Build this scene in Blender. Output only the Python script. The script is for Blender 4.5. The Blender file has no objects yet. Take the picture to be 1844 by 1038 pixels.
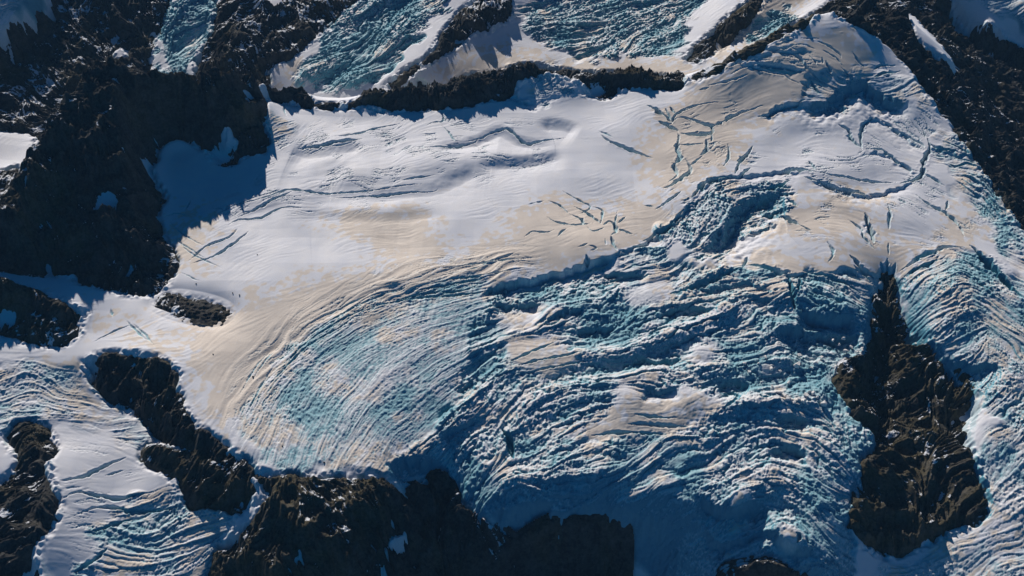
import bpy, math, random
import numpy as np

# ----------------------------------------------------------------------------
# camera, sky, sun, exposure
# ----------------------------------------------------------------------------
scene = bpy.context.scene
IW, IH = 1844.0, 1038.0                       # size of the photograph used for surveying
PITCH = math.radians(38.0)                    # the camera looks down from an aircraft
HFOV = math.radians(42.0)
FPX = IW / 2 / math.tan(HFOV / 2)
SLOPE = 0.105                                 # mean rise of the glacier away from the viewer
YC = 4000 * math.cos(PITCH)
CAMZ = 4000 * math.sin(PITCH)

cam = bpy.data.objects.new("camera", bpy.data.cameras.new("camera"))
scene.collection.objects.link(cam)
cam.location = (0, 0, CAMZ)
cam.rotation_euler = (math.pi / 2 - PITCH, 0, 0)
cam.data.sensor_fit = 'HORIZONTAL'
cam.data.angle = HFOV
cam.data.clip_start = 10
cam.data.clip_end = 30000
scene.camera = cam

SUN_AZ = math.radians(-21)                    # from far left, behind the ridge
SUN_EL = math.radians(32)
world = bpy.data.worlds.new("World")
scene.world = world
world.use_nodes = True
wn = world.node_tree.nodes
bg = wn["Background"]
sky = wn.new("ShaderNodeTexSky")
sky.sky_type = 'NISHITA'
sky.sun_disc = False
sky.sun_elevation = SUN_EL
sky.sun_rotation = SUN_AZ
sky.altitude = 3000
sky.air_density = 0.6
sky.dust_density = 0.0
sky.ozone_density = 10.0
hs = wn.new("ShaderNodeHueSaturation")        # deep clear mountain sky
hs.inputs['Saturation'].default_value = 1.7
hs.inputs['Hue'].default_value = 0.488
world.node_tree.links.new(sky.outputs[0], hs.inputs['Color'])
world.node_tree.links.new(hs.outputs[0], bg.inputs[0])
bg.inputs[1].default_value = 0.064

sun = bpy.data.objects.new("sun", bpy.data.lights.new("sun", 'SUN'))
scene.collection.objects.link(sun)
sun.data.energy = 5.0
sun.data.angle = math.radians(0.5)
sun.data.color = (1.0, 0.935, 0.86)
sd = np.array([math.sin(SUN_AZ) * math.cos(SUN_EL), math.cos(SUN_AZ) * math.cos(SUN_EL), math.sin(SUN_EL)])
from mathutils import Vector
sun.rotation_euler = Vector(tuple(-sd)).to_track_quat('-Z', 'Y').to_euler()
sun.location = (0, 3000, 4000)

scene.view_settings.view_transform = 'Standard'
scene.view_settings.look = 'None'
scene.view_settings.exposure = -0.12
scene.view_settings.gamma = 1
scene.cycles.max_bounces = 5
scene.cycles.diffuse_bounces = 1

# ----------------------------------------------------------------------------
# survey helpers: a photo pixel and a height above the mean slope give a place
# ----------------------------------------------------------------------------
cp, sp_ = math.cos(PITCH), math.sin(PITCH)


def ray(u, v):
    x = (u - IW / 2) / FPX
    y = -(v - IH / 2) / FPX
    return np.array([x, cp + y * sp_, -sp_ + y * cp])


def P(u, v, h):
    d = ray(u, v)
    t = (CAMZ - (-SLOPE * YC) - h) / (SLOPE * d[1] - d[2])
    return d[0] * t, d[1] * t


XMIN, XMAX, YMIN, YMAX = -2300.0, 2300.0, 1900.0, 5600.0
CELL = 2.0
NX = int((XMAX - XMIN) / CELL) + 1
NY = int((YMAX - YMIN) / CELL) + 1
xs = XMIN + np.arange(NX) * CELL
ys = YMIN + np.arange(NY) * CELL
rng = np.random.default_rng(7)


def box1(a, r, axis):
    if r < 1:
        return a
    pad = [(0, 0), (0, 0)]
    pad[axis] = (r + 1, r)
    c = np.cumsum(np.pad(a, pad, mode='edge'), axis=axis, dtype=np.float64)
    n = a.shape[axis]
    if axis == 0:
        return ((c[2 * r + 1:2 * r + 1 + n] - c[:n]) / (2 * r + 1)).astype(np.float32)
    return ((c[:, 2 * r + 1:2 * r + 1 + n] - c[:, :n]) / (2 * r + 1)).astype(np.float32)


def blur(a, s, sy=None):
    """Three box passes: close to a gaussian of sigma s (cells)."""
    sy = s if sy is None else sy
    a = a.astype(np.float32)
    for _ in range(3):
        a = box1(a, int(round(s * 0.9)), 1)
        a = box1(a, int(round(sy * 0.9)), 0)
    return a


def sample(a, fx, fy):
    fx = np.clip(fx, 0, a.shape[1] - 1.001)
    fy = np.clip(fy, 0, a.shape[0] - 1.001)
    ix, iy = fx.astype(int), fy.astype(int)
    tx, ty = fx - ix, fy - iy
    return ((a[iy, ix] * (1 - tx) + a[iy, ix + 1] * tx) * (1 - ty)
            + (a[iy + 1, ix] * (1 - tx) + a[iy + 1, ix + 1] * tx) * ty)


def upsample(a, ny, nx):
    gx = np.linspace(0, a.shape[1] - 1, nx)
    gy = np.linspace(0, a.shape[0] - 1, ny)
    ix = np.minimum(gx.astype(int), a.shape[1] - 2)
    iy = np.minimum(gy.astype(int), a.shape[0] - 2)
    tx = (gx - ix)[None, :]
    ty = (gy - iy)[:, None]
    r0 = a[iy]
    r1 = a[iy + 1]
    r = r0 * (1 - ty) + r1 * ty
    return r[:, ix] * (1 - tx) + r[:, ix + 1] * tx


def noise(wl, seed, stretch=None):
    """Smooth noise of wavelength wl metres, unit variance."""
    r = np.random.default_rng(seed)
    s = wl / CELL
    k = max(1, int(s / 6))
    ny, nx = NY // k + 2, NX // k + 2
    a = blur(r.standard_normal((ny, nx)), max(0.6, s / k * 0.22))
    if k > 1:
        a = upsample(a, NY, NX)
    else:
        a = a[:NY, :NX]
    a = a.astype(np.float32)
    return (a - a.mean()) / a.std()


def fractal(wl0, octs, seed, gain=0.5, ridged=False):
    out = np.zeros((NY, NX), np.float32)
    amp = 1.0
    for o in range(octs):
        n = noise(wl0 / 2 ** o, seed + o)
        if ridged:
            n = 0.8 - np.abs(n)
        out += amp * n
        amp *= gain
    return out


def dense(pts, step=6.0):
    """World polyline resampled along a Catmull-Rom spline."""
    p = np.array(pts, float)
    if len(p) == 2:
        q = p
    else:
        e = np.vstack([2 * p[0] - p[1], p, 2 * p[-1] - p[-2]])
        q = []
        for i in range(len(p) - 1):
            a, b, c, d = e[i], e[i + 1], e[i + 2], e[i + 3]
            n = 8
            for k in range(n):
                t = k / n
                q.append(0.5 * ((2 * b) + (-a + c) * t + (2 * a - 5 * b + 4 * c - d) * t * t + (-a + 3 * b - 3 * c + d) * t ** 3))
        q.append(p[-1])
        q = np.array(q)
    seg = np.hypot(*np.diff(q[:, :2], axis=0).T)
    s = np.concatenate([[0], np.cumsum(seg)])
    n = max(2, int(s[-1] / step) + 1)
    t = np.linspace(0, s[-1], n)
    return np.stack([np.interp(t, s, q[:, k]) for k in range(q.shape[1])], 1)


# ----------------------------------------------------------------------------
# 1. broad relief: heights above the mean slope pinned along surveyed lines
# ----------------------------------------------------------------------------
exec_pins = [
    # plateau
    [(480, 200, 25), (500, 195, 14), (600, 200, 14), (700, 208, 15), (860, 205, 18), (1000, 190, 24), (1100, 178, 26), (1220, 168, 36)],
    [(520, 250, 12), (620, 255, 18)], [(700, 260, 12), (800, 240, 16), (900, 235, 12)],
    [(560, 320, 12), (700, 330, 10), (820, 305, 14)], [(1050, 270, 8), (1150, 280, 10)],
    [(420, 430, 0), (520, 420, -3), (620, 440, -4), (720, 470, -6)], [(880, 400, -2), (1000, 380, 0), (1120, 370, 0)],
    [(480, 530, -8), (600, 500, -6)], [(420, 620, -14), (360, 690, -20), (410, 760, -24)],
    [(760, 500, -8), (880, 470, -6), (1000, 450, -4), (1120, 430, 0), (1200, 370, 4)],
    [(560, 590, -14), (660, 540, -10)],
    # north ridge crest
    [(472, 148, 150), (486, 152, 110), (505, 165, 85), (520, 172, 72), (543, 168, 78), (560, 184, 52), (610, 186, 48), (650, 182, 56), (668, 163, 82), (700, 176, 66),
     (730, 160, 84), (770, 152, 92), (800, 165, 74), (845, 142, 102), (880, 150, 92), (905, 136, 108), (920, 126, 118), (935, 136, 105), (985, 122, 116), (1000, 130, 105), (1040, 136, 96), (1080, 130, 100), (1120, 138, 86), (1160, 136, 84), (1200, 140, 74), (1235, 148, 62)],
    [(490, 190, -300), (560, 212, -300), (650, 210, -300), (730, 195, -300), (845, 180, -300), (920, 165, -280), (1040, 170, -260), (1160, 168, -250), (1235, 175, -230)],
    # dome and its crest
    [(1235, 148, 62), (1262, 132, 80), (1300, 118, 96), (1340, 98, 118), (1400, 66, 150), (1440, 44, 170), (1470, 26, 188), (1497, 14, 205)],
    [(1262, 160, -220), (1340, 130, -190), (1440, 85, -150), (1497, 60, -120)],
    [(1497, 14, 205), (1520, 30, 190), (1555, 55, 172), (1600, 85, 150), (1635, 125, 125), (1665, 175, 98), (1700, 215, 78), (1740, 265, 55), (1775, 310, 40), (1800, 350, 25), (1840, 400, 10), (1890, 450, 0)],
    [(1500, 90, 140), (1440, 110, 118)], [(1350, 160, 62), (1420, 150, 84)], [(1560, 130, 112), (1610, 160, 90)],
    [(1300, 220, 26), (1400, 240, 26), (1480, 260, 24)], [(1560, 230, 36), (1650, 240, 52)], [(1600, 290, 20), (1700, 310, 22)],
    [(1280, 300, 12), (1400, 300, 12), (1530, 310, 14)], [(1330, 430, -16), (1480, 440, -14), (1540, 440, -14)], [(1640, 400, -6), (1760, 400, -6)],
    [(1400, 360, 0), (1500, 380, -4)], [(1580, 460, -22), (1660, 440, -14), (1740, 440, -16)],
    # right dark side
    [(1560, 5, 120), (1620, 20, 80), (1700, 100, 20)], [(1680, 100, 10), (1720, 180, -45), (1780, 250, -95), (1844, 330, -125), (1900, 400, -125)],
    [(1700, 20, -170), (1760, 90, -240), (1844, 150, -310)], [(1780, 200, -230), (1844, 240, -280), (1920, 300, -280)],
    [(1740, -30, -60), (1844, 20, -120), (1920, 60, -160)], [(1780, 30, -120), (1844, 80, -220)],
    # icefall
    [(900, 560, -34), (1000, 530, -32), (1100, 500, -28), (1200, 480, -20)], [(650, 660, -30), (560, 720, -32), (460, 790, -30)],
    [(560, 830, -44), (660, 840, -60), (700, 760, -58)], [(800, 640, -52), (760, 700, -62)],
    [(950, 650, -62), (1100, 620, -56), (1250, 590, -50)], [(900, 760, -96), (1050, 760, -92), (1200, 740, -86), (1320, 720, -84)],
    [(1300, 520, -24), (1420, 490, -22), (1530, 520, -28)], [(1300, 600, -52), (1380, 560, -40)], [(1420, 610, -70), (1540, 600, -70)],
    [(1430, 690, -98), (1480, 730, -100)], [(850, 850, -128), (950, 830, -118), (1100, 830, -118), (1240, 830, -118)],
    [(880, 905, -146), (940, 915, -150), (1000, 908, -144), (1120, 906, -144), (1240, 915, -152)], [(1400, 780, -114), (1540, 800, -124)],
    [(1360, 880, -146), (1500, 890, -150)], [(1420, 960, -164), (1500, 960, -172), (1320, 950, -168)],
    # foot of the icefall
    [(870, 945, -190), (940, 985, -250), (1010, 972, -255), (1120, 970, -255), (1240, 975, -240)],
    [(930, 1050, -400), (1060, 1050, -420), (1180, 1050, -350), (1260, 1050, -270), (1400, 1030, -222), (1500, 1030, -215)],
    # hollow of the nunatak
    [(1560, 490, -30), (1552, 560, -52), (1560, 640, -88), (1520, 700, -108), (1560, 800, -136)],
    [(1650, 500, -24), (1690, 590, -54), (1740, 640, -70), (1800, 650, -74), (1810, 720, -92), (1770, 790, -126)],
    [(1600, 500, -60), (1598, 560, -112), (1590, 640, -182), (1560, 720, -205), (1600, 790, -186)],
    [(1655, 600, -112), (1650, 640, -104), (1630, 680, -140), (1620, 740, -170)], [(1690, 660, -116), (1740, 740, -160), (1720, 800, -178)],
    [(1640, 830, -182), (1700, 810, -176), (1740, 850, -166)], [(1560, 860, -160), (1540, 930, -192), (1560, 990, -234)],
    [(1620, 900, -202), (1700, 900, -196), (1760, 900, -182)], [(1600, 1000, -270), (1680, 990, -258), (1760, 940, -206)], [(1600, 1060, -315), (1720, 1060, -290)],
    # right glacier
    [(1720, 520, -28), (1800, 520, -24), (1900, 540, -20)], [(1844, 640, -60), (1900, 660, -60)], [(1800, 800, -130), (1900, 780, -120)],
    [(1800, 900, -180), (1900, 900, -170)], [(1790, 1000, -220), (1900, 1060, -230)],
    # left massif
    [(472, 148, 150), (455, 160, 190), (425, 140, 262), (385, 132, 300), (355, 152, 292), (320, 150, 318), (290, 146, 338), (255, 142, 366), (235, 124, 410), (205, 112, 440),
     (185, 118, 436), (165, 132, 420), (135, 170, 395), (112, 205, 375), (90, 240, 350), (62, 268, 330), (50, 305, 300), (42, 345, 270), (0, 385, 240), (-60, 410, 210)],
    [(490, 190, -300), (430, 200, -300), (360, 200, -300), (290, 195, -290), (220, 165, -260), (160, 200, -250), (110, 260, -230), (60, 330, -210), (0, 440, -200), (-60, 460, -200)],
    [(480, 282, 14), (450, 285, 14), (420, 298, 12), (390, 293, 16), (350, 262, 40), (322, 250, 52), (290, 268, 46), (282, 300, 32), (270, 322, 24), (290, 350, 12), (284, 385, 10), (296, 430, 6), (315, 480, 0), (300, 515, -2), (270, 535, -6), (200, 528, -4), (130, 512, 6), (60, 498, 12), (-60, 485, 20)],
    [(200, 113, 440), (215, 220, 330), (225, 330, 200), (235, 440, 95)], [(385, 132, 300), (380, 200, 190), (365, 250, 80)], [(90, 240, 350), (95, 340, 210), (90, 430, 100)],
    [(420, 340, 8), (360, 330, 16)],
    # lower left
    [(-60, 500, 70), (0, 508, 64), (60, 525, 46), (110, 545, 28), (155, 566, 4)], [(-60, 590, -10), (0, 600, -16), (60, 618, -22), (110, 622, -22), (145, 600, -12)],
    [(180, 545, -4), (230, 570, -8)], [(160, 600, -16), (260, 610, -14)], [(0, 660, -34), (100, 645, -28), (150, 650, -24)],
    [(160, 652, -20), (200, 640, -6), (245, 642, 2), (300, 655, 2), (322, 680, -4), (325, 720, -10), (355, 770, -18), (400, 806, -28), (440, 832, -36), (475, 856, -42), (520, 862, -48), (560, 860, -50), (640, 866, -62), (705, 866, -76)],
    [(150, 665, -44), (180, 710, -66), (225, 742, -80), (275, 770, -92), (300, 800, -102)],
    [(0, 720, -60), (100, 710, -60)], [(0, 800, -88), (60, 780, -62), (85, 840, -66), (90, 920, -72), (60, 980, -80), (80, 1060, -100)], [(0, 870, -100), (10, 960, -110), (0, 1060, -120)],
    [(130, 800, -92), (220, 800, -98), (260, 850, -104)], [(130, 930, -118), (240, 920, -122), (350, 930, -136)], [(100, 1050, -150), (250, 1050, -165), (380, 1050, -180)],
    [(300, 810, -80), (350, 815, -58), (400, 850, -56), (450, 885, -66)], [(330, 890, -106), (400, 905, -92), (440, 930, -100)], [(470, 890, -66), (440, 940, -104), (400, 990, -146)],
    [(500, 900, -58), (560, 950, -78), (520, 1010, -108), (480, 1050, -136)], [(640, 900, -72), (620, 980, -104), (640, 1050, -140)], [(700, 900, -96), (700, 980, -150), (720, 1060, -220)],
    [(780, 880, -170), (800, 960, -240), (830, 1060, -340)],
    # far valley beyond the ridge
    'FARV',
    [(0, 250, -200), (60, 200, -190), (150, 100, -130), (240, 0, -40), (300, -60, 10)], [(0, 300, -220), (60, 250, -215)], [(0, 150, -120), (80, 60, -60), (140, -40, 0)], [(0, 60, 120), (20, 10, 250), (60, -60, 380)], [(-60, 100, 100), (-60, 0, 300)],
    [(260, 120, -230), (330, 70, -190), (400, 0, -140), (440, -60, -100)], [(380, 120, -180), (440, 60, -100), (480, 0, -50), (520, -60, 0)],
    [(540, 130, -240), (600, 70, -200), (700, 20, -150), (760, -60, -80)], [(600, 165, -290), (680, 120, -250)],
    [(720, 150, -260), (790, 105, -190), (830, 50, -120), (900, 10, -60), (930, -60, -20)], [(780, 130, -260), (880, 85, -230), (940, 60, -210)],
    [(960, 100, -250), (1080, 80, -220), (1200, 40, -190), (1280, -60, -130)], [(950, 20, -170), (1050, 0, -150), (1100, -60, -110)], [(1240, 100, -190), (1300, 60, -110), (1360, 20, -60), (1420, -60, -20)],
    [(1300, 95, -180), (1400, 45, -150), (1480, -10, -100)],
]
kf = exec_pins.index('FARV')
exec_pins = exec_pins[:kf] + [[(u, v, -230 + (h + 230) * 0.5) for u, v, h in ln] for ln in exec_pins[kf + 1:]]
FAR = [[(-60, -70, 60), (60, -72, 60), (300, -70, -105), (600, -70, -110), (900, -70, -115), (1200, -70, -150), (1500, -70, -60), (1900, -70, -80)],
       [(-60, 1100, -160), (300, 1100, -190), (600, 1100, -260), (900, 1100, -430), (1200, 1100, -400), (1500, 1100, -330), (1900, 1100, -260)]]

MC = 10.0
MX = int((XMAX - XMIN) / MC) + 1
MY = int((YMAX - YMIN) / MC) + 1


def pin_samples(lines):
    out = []
    for ln in lines:
        ln = [(u, v, h * 0.72 if (u < 495 and v < 450 and h > 30) else (15 + (h - 15) * 0.74 if (495 <= u < 1230 and v < 190 and h > 40) else (30 + (h - 30) * 1.2 if (u >= 1235 and v < 240 and h > 30) else (h * 0.95 if (u > 500 and v > 520 and h < -15) else h)))) for u, v, h in ln]
        w = [(*P(u, v, h), h) for u, v, h in ln]
        q = np.array(w, float)
        seg = np.hypot(*np.diff(q[:, :2], axis=0).T)
        s = np.concatenate([[0], np.cumsum(seg)])
        t = np.linspace(0, s[-1], max(2, int(s[-1] / 5)))
        out.append(np.stack([np.interp(t, s, q[:, k]) for k in range(q.shape[1])], 1))
    return np.vstack(out)


def membrane(samples, nval, levels=(32, 16, 8, 4, 2, 1), iters=160):
    """Laplace surface through the pinned samples (x, y, values...)."""
    cur = None
    for L in levels:
        ny, nx = (MY - 1) // L + 2, (MX - 1) // L + 2
        c = MC * L
        ix = np.clip(np.round((samples[:, 0] - XMIN) / c).astype(int), 0, nx - 1)
        iy = np.clip(np.round((samples[:, 1] - YMIN) / c).astype(int), 0, ny - 1)
        cnt = np.zeros((ny, nx))
        np.add.at(cnt, (iy, ix), 1)
        pinned = cnt > 0
        vals = []
        for k in range(nval):
            a = np.zeros((ny, nx))
            np.add.at(a, (iy, ix), samples[:, 2 + k])
            vals.append(np.where(pinned, a / np.maximum(cnt, 1), 0))
        vals = np.array(vals)
        if cur is None:
            cur = np.zeros((nval, ny, nx)) + samples[:, 2:].mean(0)[:, None, None]
        else:
            gy = np.minimum(np.arange(ny) * 0.5, cur.shape[1] - 1.001)
            gx = np.minimum(np.arange(nx) * 0.5, cur.shape[2] - 1.001)
            X, Y = np.meshgrid(gx, gy)
            cur = np.array([sample(cur[k], X, Y) for k in range(nval)])
        cur = np.where(pinned, vals, cur)
        for _ in range(iters):
            p = np.pad(cur, ((0, 0), (1, 1), (1, 1)), mode='edge')
            cur = 0.25 * (p[:, :-2, 1:-1] + p[:, 2:, 1:-1] + p[:, 1:-1, :-2] + p[:, 1:-1, 2:])
            cur = np.where(pinned, vals, cur)
    return cur[:, :MY, :MX]


Hm = membrane(pin_samples(exec_pins + FAR), 1)[0]
mxs = XMIN + np.arange(MX) * MC
mys = YMIN + np.arange(MY) * MC
Zm = Hm + SLOPE * (mys[:, None] - YC)


def R(pts):
    """Pixels to places on the broad relief (first hit of each sight line)."""
    out = []
    ts = np.linspace(2600, 7200, 1400)
    for u, v in pts:
        d = ray(u, v)
        x, y, z = d[0] * ts, d[1] * ts, CAMZ + d[2] * ts
        g = sample(Zm, (x - XMIN) / MC, (y - YMIN) / MC)
        k = np.argmax(z < g)
        if k == 0:
            k = len(ts) - 1
        a, b = z[k - 1] - g[k - 1], g[k] - z[k]
        t = ts[k - 1] + (ts[k] - ts[k - 1]) * (a / (a + b) if a + b > 0 else 0)
        out.append((d[0] * t, d[1] * t))
    return np.array(out)


def fill(poly, out=None):
    """Raster of a world polygon on the fine grid."""
    m = np.zeros((NY, NX), bool) if out is None else out
    p = np.asarray(poly)
    y0, y1 = p[:, 1].min(), p[:, 1].max()
    j0, j1 = max(0, int((y0 - YMIN) / CELL)), min(NY - 1, int((y1 - YMIN) / CELL) + 1)
    q = np.roll(p, -1, axis=0)
    for j in range(j0, j1 + 1):
        y = ys[j]
        hit = (p[:, 1] <= y) != (q[:, 1] <= y)
        if not hit.any():
            continue
        xx = np.sort(p[hit, 0] + (y - p[hit, 1]) / (q[hit, 1] - p[hit, 1]) * (q[hit, 0] - p[hit, 0]))
        for a, b in zip(xx[::2], xx[1::2]):
            i0 = max(0, int(math.ceil((a - XMIN) / CELL)))
            i1 = min(NX - 1, int((b - XMIN) / CELL))
            if i1 >= i0:
                m[j, i0:i1 + 1] = True
    return m


def region(polys, soft):
    m = np.zeros((NY, NX), bool)
    for p in polys:
        fill(R(p), m)
    return blur(m, soft / CELL) if soft else m


# ----------------------------------------------------------------------------
# 2. surveyed outlines
# ----------------------------------------------------------------------------
ROCKS = [
    ('rocky_peak', 'peak', 'huge dark rocky massif with a steep shaded face above the snowfield', 1.0, [[(474, 146), (455, 160), (425, 138), (385, 130), (355, 150), (320, 148), (255, 140), (235, 122), (205, 110), (165, 130), (135, 168), (112, 203), (90, 238), (62, 266), (50, 303), (42, 343), (0, 383), (-60, 405), (-60, 480), (0, 490), (60, 498), (105, 500), (140, 500), (132, 512), (170, 517), (205, 525), (230, 537), (275, 532), (300, 516), (312, 492), (318, 480), (305, 440), (290, 420), (278, 387), (292, 368), (298, 350), (285, 343), (272, 325), (268, 302), (281, 294), (281, 270), (296, 262), (325, 248), (346, 260), (366, 276), (392, 294), (420, 299), (442, 285), (480, 281), (478, 230), (472, 190)]]),
    ('rock_ridge', 'ridge', 'long jagged black rock ridge along the far edge of the snowfield', 0.8, [[(472, 146), (505, 163), (543, 166), (560, 182), (650, 180), (668, 161), (700, 174), (730, 158), (770, 150), (800, 163), (845, 140), (905, 134), (920, 124), (985, 120), (1040, 134), (1120, 136), (1200, 138), (1236, 146), (1225, 160), (1190, 160), (1120, 162), (1090, 180), (1040, 172), (1000, 182), (960, 205), (925, 180), (900, 178), (860, 188), (800, 196), (740, 196), (700, 204), (660, 196), (640, 190), (560, 197), (530, 188), (505, 178), (480, 168)]]),
    ('rock_outcrop', 'rock', 'brown topped rock spur jutting in from the left above a shaded snow gully', 0.7, [[(-60, 500), (0, 504), (60, 521), (110, 541), (158, 564), (140, 580), (147, 602), (112, 626), (60, 622), (0, 602), (-60, 592)]]),
    ('rock_outcrop', 'rock', 'dark rock rib whose sharp edge borders the bright left corner of the snowfield', 0.7, [[(150, 655), (185, 640), (240, 638), (300, 653), (322, 674), (318, 690), (312, 702), (326, 715), (324, 735), (352, 766), (385, 790), (405, 806), (440, 832), (472, 856), (500, 862), (470, 872), (440, 855), (400, 840), (350, 815), (300, 806), (270, 768), (225, 734), (190, 722), (165, 692)]]),
    ('rock_outcrop', 'rock', 'low brown rock knoll streaked with snow patches beside the small lower glacier', 0.7, [[(262, 802), (300, 806), (350, 815), (400, 840), (440, 855), (468, 874), (455, 890), (465, 910), (440, 925), (420, 935), (380, 925), (345, 912), (330, 885), (300, 852), (256, 832)]]),
    ('rock_outcrop', 'rock', 'dark rock rib with snowy top along the left edge near the lower corner', 0.7, [[(8, 795), (30, 765), (72, 765), (95, 790), (102, 805), (85, 832), (100, 880), (107, 920), (85, 962), (62, 985), (82, 1090), (-60, 1090), (-60, 880), (0, 872), (22, 860), (40, 830)]]),
    ('rock_cliff', 'cliff', 'brown rock cliff dropping from the lower rim of the snowfield to the bottom edge', 1.0, [[(472, 872), (500, 862), (560, 858), (620, 864), (700, 864), (722, 880), (730, 960), (690, 1000), (700, 1100), (380, 1100), (385, 990), (410, 975), (440, 958), (470, 920)]]),
    ('rock_cliff', 'cliff', 'black shaded cliff with a narrow rubbly crest under the left end of the icefall', 1.0, [[(722, 880), (760, 878), (790, 850), (812, 865), (830, 920), (880, 945), (930, 985), (900, 1100), (700, 1100), (690, 1000), (730, 960)]]),
    ('rock_cliff', 'cliff', 'black rock wall below the broken blue ice front at the bottom centre', 1.0, [[(930, 988), (960, 960), (1000, 945), (1060, 955), (1125, 960), (1128, 1000), (1118, 1100), (900, 1100)]]),
    ('rock_cliff', 'cliff', 'thin dark rock ledge under the cream snow knob at the bottom edge', 0.6, [[(1300, 1028), (1370, 1014), (1430, 1030), (1470, 1040), (1440, 1100), (1280, 1100)]]),
    ('nunatak', 'rock', 'large dark nunatak standing in a deep shaded hollow between two arms of the icefall', 1.0, [[(1586, 505), (1600, 494), (1612, 520), (1618, 585), (1640, 610), (1680, 620), (1690, 655), (1720, 670), (1755, 700), (1762, 740), (1740, 775), (1740, 800), (1772, 860), (1775, 925), (1750, 950), (1700, 965), (1640, 990), (1590, 1000), (1545, 985), (1520, 945), (1540, 900), (1545, 860), (1560, 820), (1575, 790), (1530, 740), (1508, 690), (1520, 655), (1550, 640), (1570, 620), (1575, 560)]]),
    ('rock_ridge', 'ridge', 'dark shaded rock ridge falling away along the right edge of the glacier', 1.0, [[(1470, 24), (1497, 4), (1560, -20), (1640, -40), (1700, -30), (1720, 20), (1740, 60), (1800, 60), (1900, 100), (1900, 440), (1844, 410), (1800, 352), (1775, 312), (1740, 268), (1712, 222), (1690, 200), (1672, 175), (1640, 128), (1606, 88), (1560, 58), (1525, 34), (1500, 22)]]),
    ('rock_rib', 'rock', 'dark rock rib splitting the far glaciers beyond the jagged ridge', 0.8, [[(690, 160), (730, 130), (770, 110), (800, 60), (830, 20), (870, -10), (920, -10), (920, 30), (900, 45), (880, 60), (850, 62), (820, 85), (790, 108), (760, 125), (720, 155)]]),
    ('rock_rib', 'rock', 'dark rock band sloping across the far snow behind the dome', 0.8, [[(1228, 112), (1250, 85), (1290, 50), (1340, 10), (1380, -20), (1400, -20), (1370, 10), (1340, 50), (1320, 80), (1290, 95), (1255, 118)]]),
    ('rock_rib', 'rock', 'thin brown rock strip along the crest of the snow dome', 0.5, [[(1236, 146), (1262, 130), (1300, 116), (1340, 96), (1400, 64), (1440, 42), (1470, 24), (1470, 30), (1430, 62), (1390, 78), (1350, 98), (1310, 118), (1290, 128), (1260, 142)]]),
    ('rock_slope', 'slope', 'bluish grey far mountainside streaked with snow in the top left corner', 0.9, [[(-60, 232), (-60, 88), (0, 58), (40, 46), (64, 38), (84, 14), (95, -40), (310, -40), (300, 20), (290, 60), (270, 90), (230, 130), (200, 130), (150, 200), (90, 246), (60, 240), (0, 236)], [(-60, 306), (0, 314), (28, 300), (52, 300), (44, 345), (0, 387), (-60, 408)]]),
    ('rock_outcrop', 'rock', 'grey snow dusted crag beyond the massif between two far ice tongues', 0.9, [[(400, -40), (380, 60), (350, 110), (365, 160), (420, 170), (470, 180), (480, 130), (540, 95), (590, 50), (620, 20), (680, -40)]]),
    ('debris_mound', 'debris', 'low tongue of dark rubble lying on the bright snow below the massif', 0.35, [[(278, 549), (294, 531), (330, 534), (380, 544), (410, 557), (415, 569), (392, 577), (350, 573), (300, 562)]]),
]
SNOWLINES = []

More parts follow.
